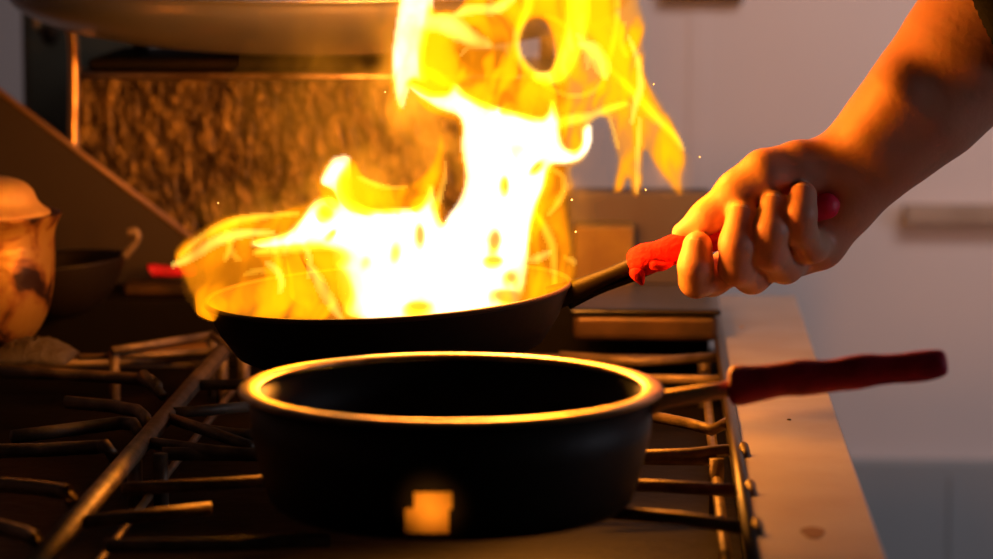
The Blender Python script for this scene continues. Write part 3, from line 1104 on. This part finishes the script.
yq = 2.93
c = at(62, 300, yq)
s = yq / FPX
zt = at(60, 258, yq).z
wk = thing('wok', (c.x, yq, 0.0), 'dark empty wok behind the scorched pot', 'wok')
R0 = 72 * s
prof = [(0, 0.002), (R0 * 0.3, 0.004), (R0 * 0.62, zt * 0.25), (R0 * 0.86, zt * 0.6), (R0, zt), (R0 * 0.985, zt + 0.001), (R0 * 0.84, zt * 0.62), (R0 * 0.6, zt * 0.29), (0, 0.008)]
MB().lathe(prof, (0, 0, 0), 96).build('body', M_pan_out, wk, subsurf=1).matrix_parent_inverse.identity()
hd = MB().tube(catmull([at(128, 262, yq), at(137, 252, yq), at(143, 243, yq), at(141, 236, yq), at(134, 238, yq)], 4), 0.0045, 10)
hd.build('handle', M_grate, wk)
wk.rotation_euler = (0, math.radians(-4), 0)

yq = 3.03
o = MB().tube(catmull([at(150, 272, yq), at(154, 270, yq), at(162, 271, yq), at(180, 271, yq), at(195, 270, yq)], 4), [0.003, 0.006, 0.0075, 0.0065, 0.006] + [0.006] * 11 + [0.004], 16, 1.0).build('red_handle', M_red, None)
q = at(170, 271, yq)
o.location.z -= 0
tag(o, 'small blurred red handle lying on the rear ledge left of the fire', 'handle')
MB().box((at(126, 280, yq).x, yq - 0.012, 0.0125), (at(200, 280, yq).x, yq + 0.03, at(170, 283, yq).z)).build('tin_box', M_tray, None, smooth=False, bevel=0.003)
tag(bpy.data.objects['tin_box'], 'flat brown tin under the small red handle', 'tin')

# grey crumpled foil under the pot edge
fo = MB()
q = atz(44, 352, 0.0)
nn = 22
vs, fs = [], []
for i in range(nn):
    for j in range(nn):
        u, v = i / (nn - 1), j / (nn - 1)
        x = q.x - 0.036 + 0.070 * u
        y = 2.66 + 0.07 * v
        h_ = 0.018 * (math.sin(math.pi * u) * math.sin(math.pi * v)) ** 0.5 * (1 + random.uniform(-.18, .18)) if 0 < i < nn - 1 and 0 < j < nn - 1 else 0
        vs.append((x, y, 0.001 + h_))
for i in range(nn - 1):
    for j in range(nn - 1):
        fs.append((i * nn + j, (i + 1) * nn + j, (i + 1) * nn + j + 1, i * nn + j + 1))
fo.add(vs, fs)
border = [i * nn for i in range(nn)] + [(nn - 1) * nn + j for j in range(1, nn)] + [i * nn + nn - 1 for i in range(nn - 2, -1, -1)] + [j for j in range(nn - 2, 0, -1)]
fo.f.append(tuple(border))
fo.mi.append(0)
fo = fo.build('scouring_pad', M_rag, None)
tag(fo, 'grey rough scouring pad on the grate beneath the scorched pot', 'pad')

# steel tray on the right rear of the grate
a, b = at(573, 348, 2.83), at(722, 343, 2.83)
ty = thing('oven_tray', ((a.x + b.x) / 2, 2.93, 0), 'shallow browned metal tray behind the pan handle', 'tray')
zt = at(640, 314, 2.83).z
MB().box((a.x, 2.825, 0.0), (b.x - 0.004, 2.985, zt)).build('body', M_tray, ty, smooth=False, bevel=0.006)
MB().box((a.x - 0.003, 2.82, zt), (b.x - 0.001, 2.99, zt + 0.006)).build('lid', M_dark_tray, ty, smooth=False, bevel=0.003)

# ------------------------------------------------------------------ backsplash, shelf, bowl, pipe
YB = 3.2
x0, x1 = at(78, 100, YB).x, at(566, 100, YB).x
ztop = at(100, 70, YB).z
bs = thing('backsplash', ((x0 + x1) / 2, YB, -0.9), 'hammered metal backsplash panel behind the fire', 'panel')
MB().box((x0, YB, -0.9), (x1, YB + 0.02, ztop)).build('panel', M_hammer, bs, smooth=False)
xr = at(712, 200, YB).x
zl = at(640, 190, YB).z
MB().box((x1, YB, -0.9), (xr, YB + 0.03, zl)).build('low_panel', M_lowp, bs, smooth=False, bevel=0.006)
a, b = at(574, 258, YB - 0.03), at(634, 224, YB - 0.03)
o = MB().box((a.x, YB - 0.05, -0.05), (b.x, YB - 0.002, b.z)).build('ochre_tin', M_orange_box, None, smooth=False, bevel=0.004)
tag(o, 'ochre square tin behind the pan handle, against the low backsplash', 'tin')

# shelf
ys0 = 2.98
z1 = at(200, 72, ys0).z
z0 = at(200, 80, ys0).z
x0, x1 = at(80, 75, ys0).x, at(560, 75, ys0).x
sh = thing('wall_shelf', ((x0 + x1) / 2, 3.1, z0), 'dark steel shelf with a worn bright edge over the hammered panel', 'shelf')
MB().box((x0, ys0 + 0.004, z0), (x1, YB + 0.02, z1)).build('board', M_shelf, sh, smooth=False)
MB().tube([(x0, ys0, (z0 + z1) / 2), (x1, ys0, (z0 + z1) / 2)], (z1 - z0) / 2, 10).build('front_edge', M_shelfedge, sh)
for x in (x0 + 0.02, x1 - 0.02):
    MB().box((x - 0.008, YB + 0.02, -0.9), (x + 0.008, YB + 0.04, z1 + .1)).build('upright', M_shelf, sh, smooth=False)
# black tray standing on the shelf
zt = at(322, 54, 3.08).z
o = MB()
tx0, tx1 = x0 + 0.004, x1 - 0.06
o.box((tx0, ys0 + 0.015, z1), (tx1, YB - 0.01, zt))
o = o.build('roasting_tray', M_cooktop, None, smooth=False, bevel=0.006)
tag(o, 'black roasting tray on the shelf under the large steel bowl', 'tray')
# large shallow steel bowl on the tray
yb = 3.08
c = at(322, 52, yb)
s = yb / FPX
R = 312 * s
zb = zt + 0.001
hh = 0.062
prof = [(0, 0)]
for k in range(1, 15):
    t = k / 14
    prof.append((R * math.sin(t * math.pi / 2) ** 0.95 if k < 14 else R, hh * (1 - math.cos(t * math.pi / 2)) ** 1.0))
inner = [(r * 0.985, z + 0.003) for r, z in prof[::-1] if r > 0.01]
prof = prof + [(R + 0.006, hh + 0.002), (R + 0.004, hh + 0.006)] + inner + [(0, 0.003)]
bw = MB().lathe(prof, (0, 0, 0), 128).build('mixing_bowl', M_bowl, None, subsurf=1)
bw.location = (c.x, yb, zb)
tag(bw, 'large shallow steel bowl at the top left over the shelf', 'bowl')

# pipe and hanging ladle at the far left
yp = 3.165
pp = MB().tube(catmull([at(66, -30, yp), at(67, 15, yp), at(72, 35, yp), at(74, 60, yp), at(74, 110, yp), at(74, 170, yp), Vector((at(74, 170, yp).x, yp, -0.3)), Vector((at(74, 170, yp).x, yp, -0.9))], 5), 0.0058, 16)
o = pp.build('gas_pipe', M_brass, None)
tag(o, 'upright orange-lit pipe at the left end of the shelf', 'pipe')
lw = thing('ladle', at(50, 30, 3.46), 'dark ladle hanging beside the upright pipe at top left', 'ladle')
q = at(47, 22, 3.2)
m = MB()
vs = [(0, -0.014), (0.008, -0.012), (0.013, -0.005), (0.015, 0.003), (0.0145, 0.004), (0.011, -0.003), (0, -0.010)]
m.lathe([(r, z) for r, z in vs], (0, 0, 0), 40)
lb = m.build('bowl', M_shelf, None, subsurf=1)
lb.parent = lw
lb.scale = (0.9, 0.9, 1.3)
m = MB().tube(catmull([at(36, -30, 3.482), at(36, 0, 3.482), at(36, 20, 3.482), at(38, 30, 3.482)], 4), 0.0035, 10)
m.build('handle', M_brass, lw)

# sloping side guard plate
yg = 3.1
A, B = at(-60, 46, yg), at(200, 244, yg)
m = MB()
zb_ = 0.0125
m.add([(A.x, yg, A.z), (B.x, yg, B.z), (B.x, yg, zb_), (A.x, yg, zb_), (A.x, yg + 0.006, A.z), (B.x, yg + 0.006, B.z), (B.x, yg + 0.006, zb_), (A.x, yg + 0.006, zb_)],
      [(0, 1, 2, 3), (7, 6, 5, 4), (0, 4, 5, 1), (1, 5, 6, 2), (2, 6, 7, 3), (3, 7, 4, 0)])
sg = thing('splash_guard', ((A.x + B.x) / 2, yg, zb_), 'plain brown metal guard plate with a sloping top edge, behind the pots', 'panel')
m.build('plate', M_guard, sg, smooth=False)
MB().tube([A, (A + B) / 2, B], 0.0032, 10).build('folded_edge', M_guardedge, sg)
# steel housing seen past the pipe
a, b = at(20, 20, 3.5), at(140, 20, 3.5)
o = MB().box((a.x, 3.5, -0.9), (b.x, 3.56, 0.62)).build('extractor_duct', mat('green_grey_metal', (0.13, 0.13, 0.10), 0.5, 0.4), None, smooth=False, bevel=0.01)
tag(o, 'grey-green metal duct behind the pipe at top left', 'duct')


# ------------------------------------------------------------------ embers
def ember(px, py, Y, r, label):
    q = at(px, py, Y)
    m = MB().lathe([(0, -r), (r * 0.7, -r * 0.6), (r, 0.1 * r), (r * 0.6, r * 0.8), (0, r)], (0, 0, 0), 10)
    o = m.build('ember', M_ember, None)
    o.location = q
    tag(o, label, 'ember', 'glowing embers flying round the fire')


M_ember = bpy.data.materials.new('ember_glow')
M_ember.use_nodes = True
M_ember.node_tree.nodes['Principled BSDF'].inputs['Emission Color'].default_value = (1, 0.5, 0.2, 1)
M_ember.node_tree.nodes['Principled BSDF'].inputs['Emission Strength'].default_value = 0.9
for px, py in ((654, 84), (700, 157), (646, 245 - 55), (218, 203), (572, 200), (385, 92), (576, 232)):
    ember(px, py, 2.42, 0.0008, 'tiny glowing ember in the air around the fire')

# ------------------------------------------------------------------ lights
def point(name, loc, col, e, r):
    l = bpy.data.lights.new(name, 'POINT')
    l.energy = e
    l.color = col
    l.shadow_soft_size = r
    o = bpy.data.objects.new(name, l)
    COL.objects.link(o)
    o.location = loc
    return o


def area(name, loc, target, col, e, sx, sy):
    l = bpy.data.lights.new(name, 'AREA')
    l.shape = 'RECTANGLE'
    l.size, l.size_y = sx, sy
    l.energy = e
    l.color = col
    o = bpy.data.objects.new(name, l)
    COL.objects.link(o)
    o.location = loc
    o.rotation_euler = (Vector(target) - Vector(loc)).to_track_quat('-Z', 'Y').to_euler()
    return o


FIRE = (1.0, 0.30, 0.03)
point('fire_light_low', at(420, 255, YP), FIRE, 6.5, 0.04)
point('fire_light_mid', at(510, 170, YP - 0.03), FIRE, 6.5, 0.035)
point('fire_light_high', at(565, 60, YP + 0.06), FIRE, 6.5, 0.035)
point('fire_light_side', at(290, 255, YP), FIRE, 2.2, 0.03)
# area lights out of view
area('wall_wash_fill', (0.7, 2.75, 1.0), (0.7, YW, 0.95), (1.0, 0.80, 0.74), 10.5, 0.7, 0.5)  # added light washing the back wall, turned away from the hand
area('daylight_fill', (1.9, 2.2, 0.35), (0.7, YW - 0.3, 0.0), (0.80, 0.82, 1.0), 5.5, 0.5, 0.6)  # added cool fill for daylight, placed to catch the red grip too

sp_l = bpy.data.lights.new('patch_fill_spot', 'SPOT')  # narrow unseen spot, added only to brighten the patch on the saucepan
sp_l.energy = 75
sp_l.color = (1.0, 0.45, 0.1)
sp_l.spot_size = math.radians(2.2)
sp_l.spot_blend = 1.0
sp_l.shadow_soft_size = 0.01
so = bpy.data.objects.new('patch_fill_spot', sp_l)
COL.objects.link(so)
so.location = (-0.35, 0.9, 0.12)
so.rotation_euler = (at(429, 508, 1.94) - Vector(so.location)).to_track_quat('-Z', 'Y').to_euler()

l_ = bpy.data.lights.new('bowl_fill_spot', 'SPOT')  # unseen spot added to lift the large steel bowl
l_.energy = 7
l_.color = (1.0, 0.85, 0.8)
l_.spot_size = math.radians(22)
l_.spot_blend = 0.8
l_.shadow_soft_size = 0.05
so = bpy.data.objects.new('bowl_fill_spot', l_)
COL.objects.link(so)
so.location = (-0.4, 1.5, 0.95)
so.rotation_euler = (Vector((-0.33, 2.95, 0.40)) - Vector(so.location)).to_track_quat('-Z', 'Y').to_euler()

w = bpy.data.worlds.new('kitchen_air')
scene.world = w
w.use_nodes = True
w.node_tree.nodes['Background'].inputs[0].default_value = (0.5, 0.42, 0.36, 1)
w.node_tree.nodes['Background'].inputs[1].default_value = 0.013

vs_ = scene.view_settings
scene.display_settings.display_device = 'sRGB'
vs_.view_transform = 'Standard'
vs_.look = 'None'
vs_.exposure = 0
vs_.gamma = 1
vs_.use_curve_mapping = False
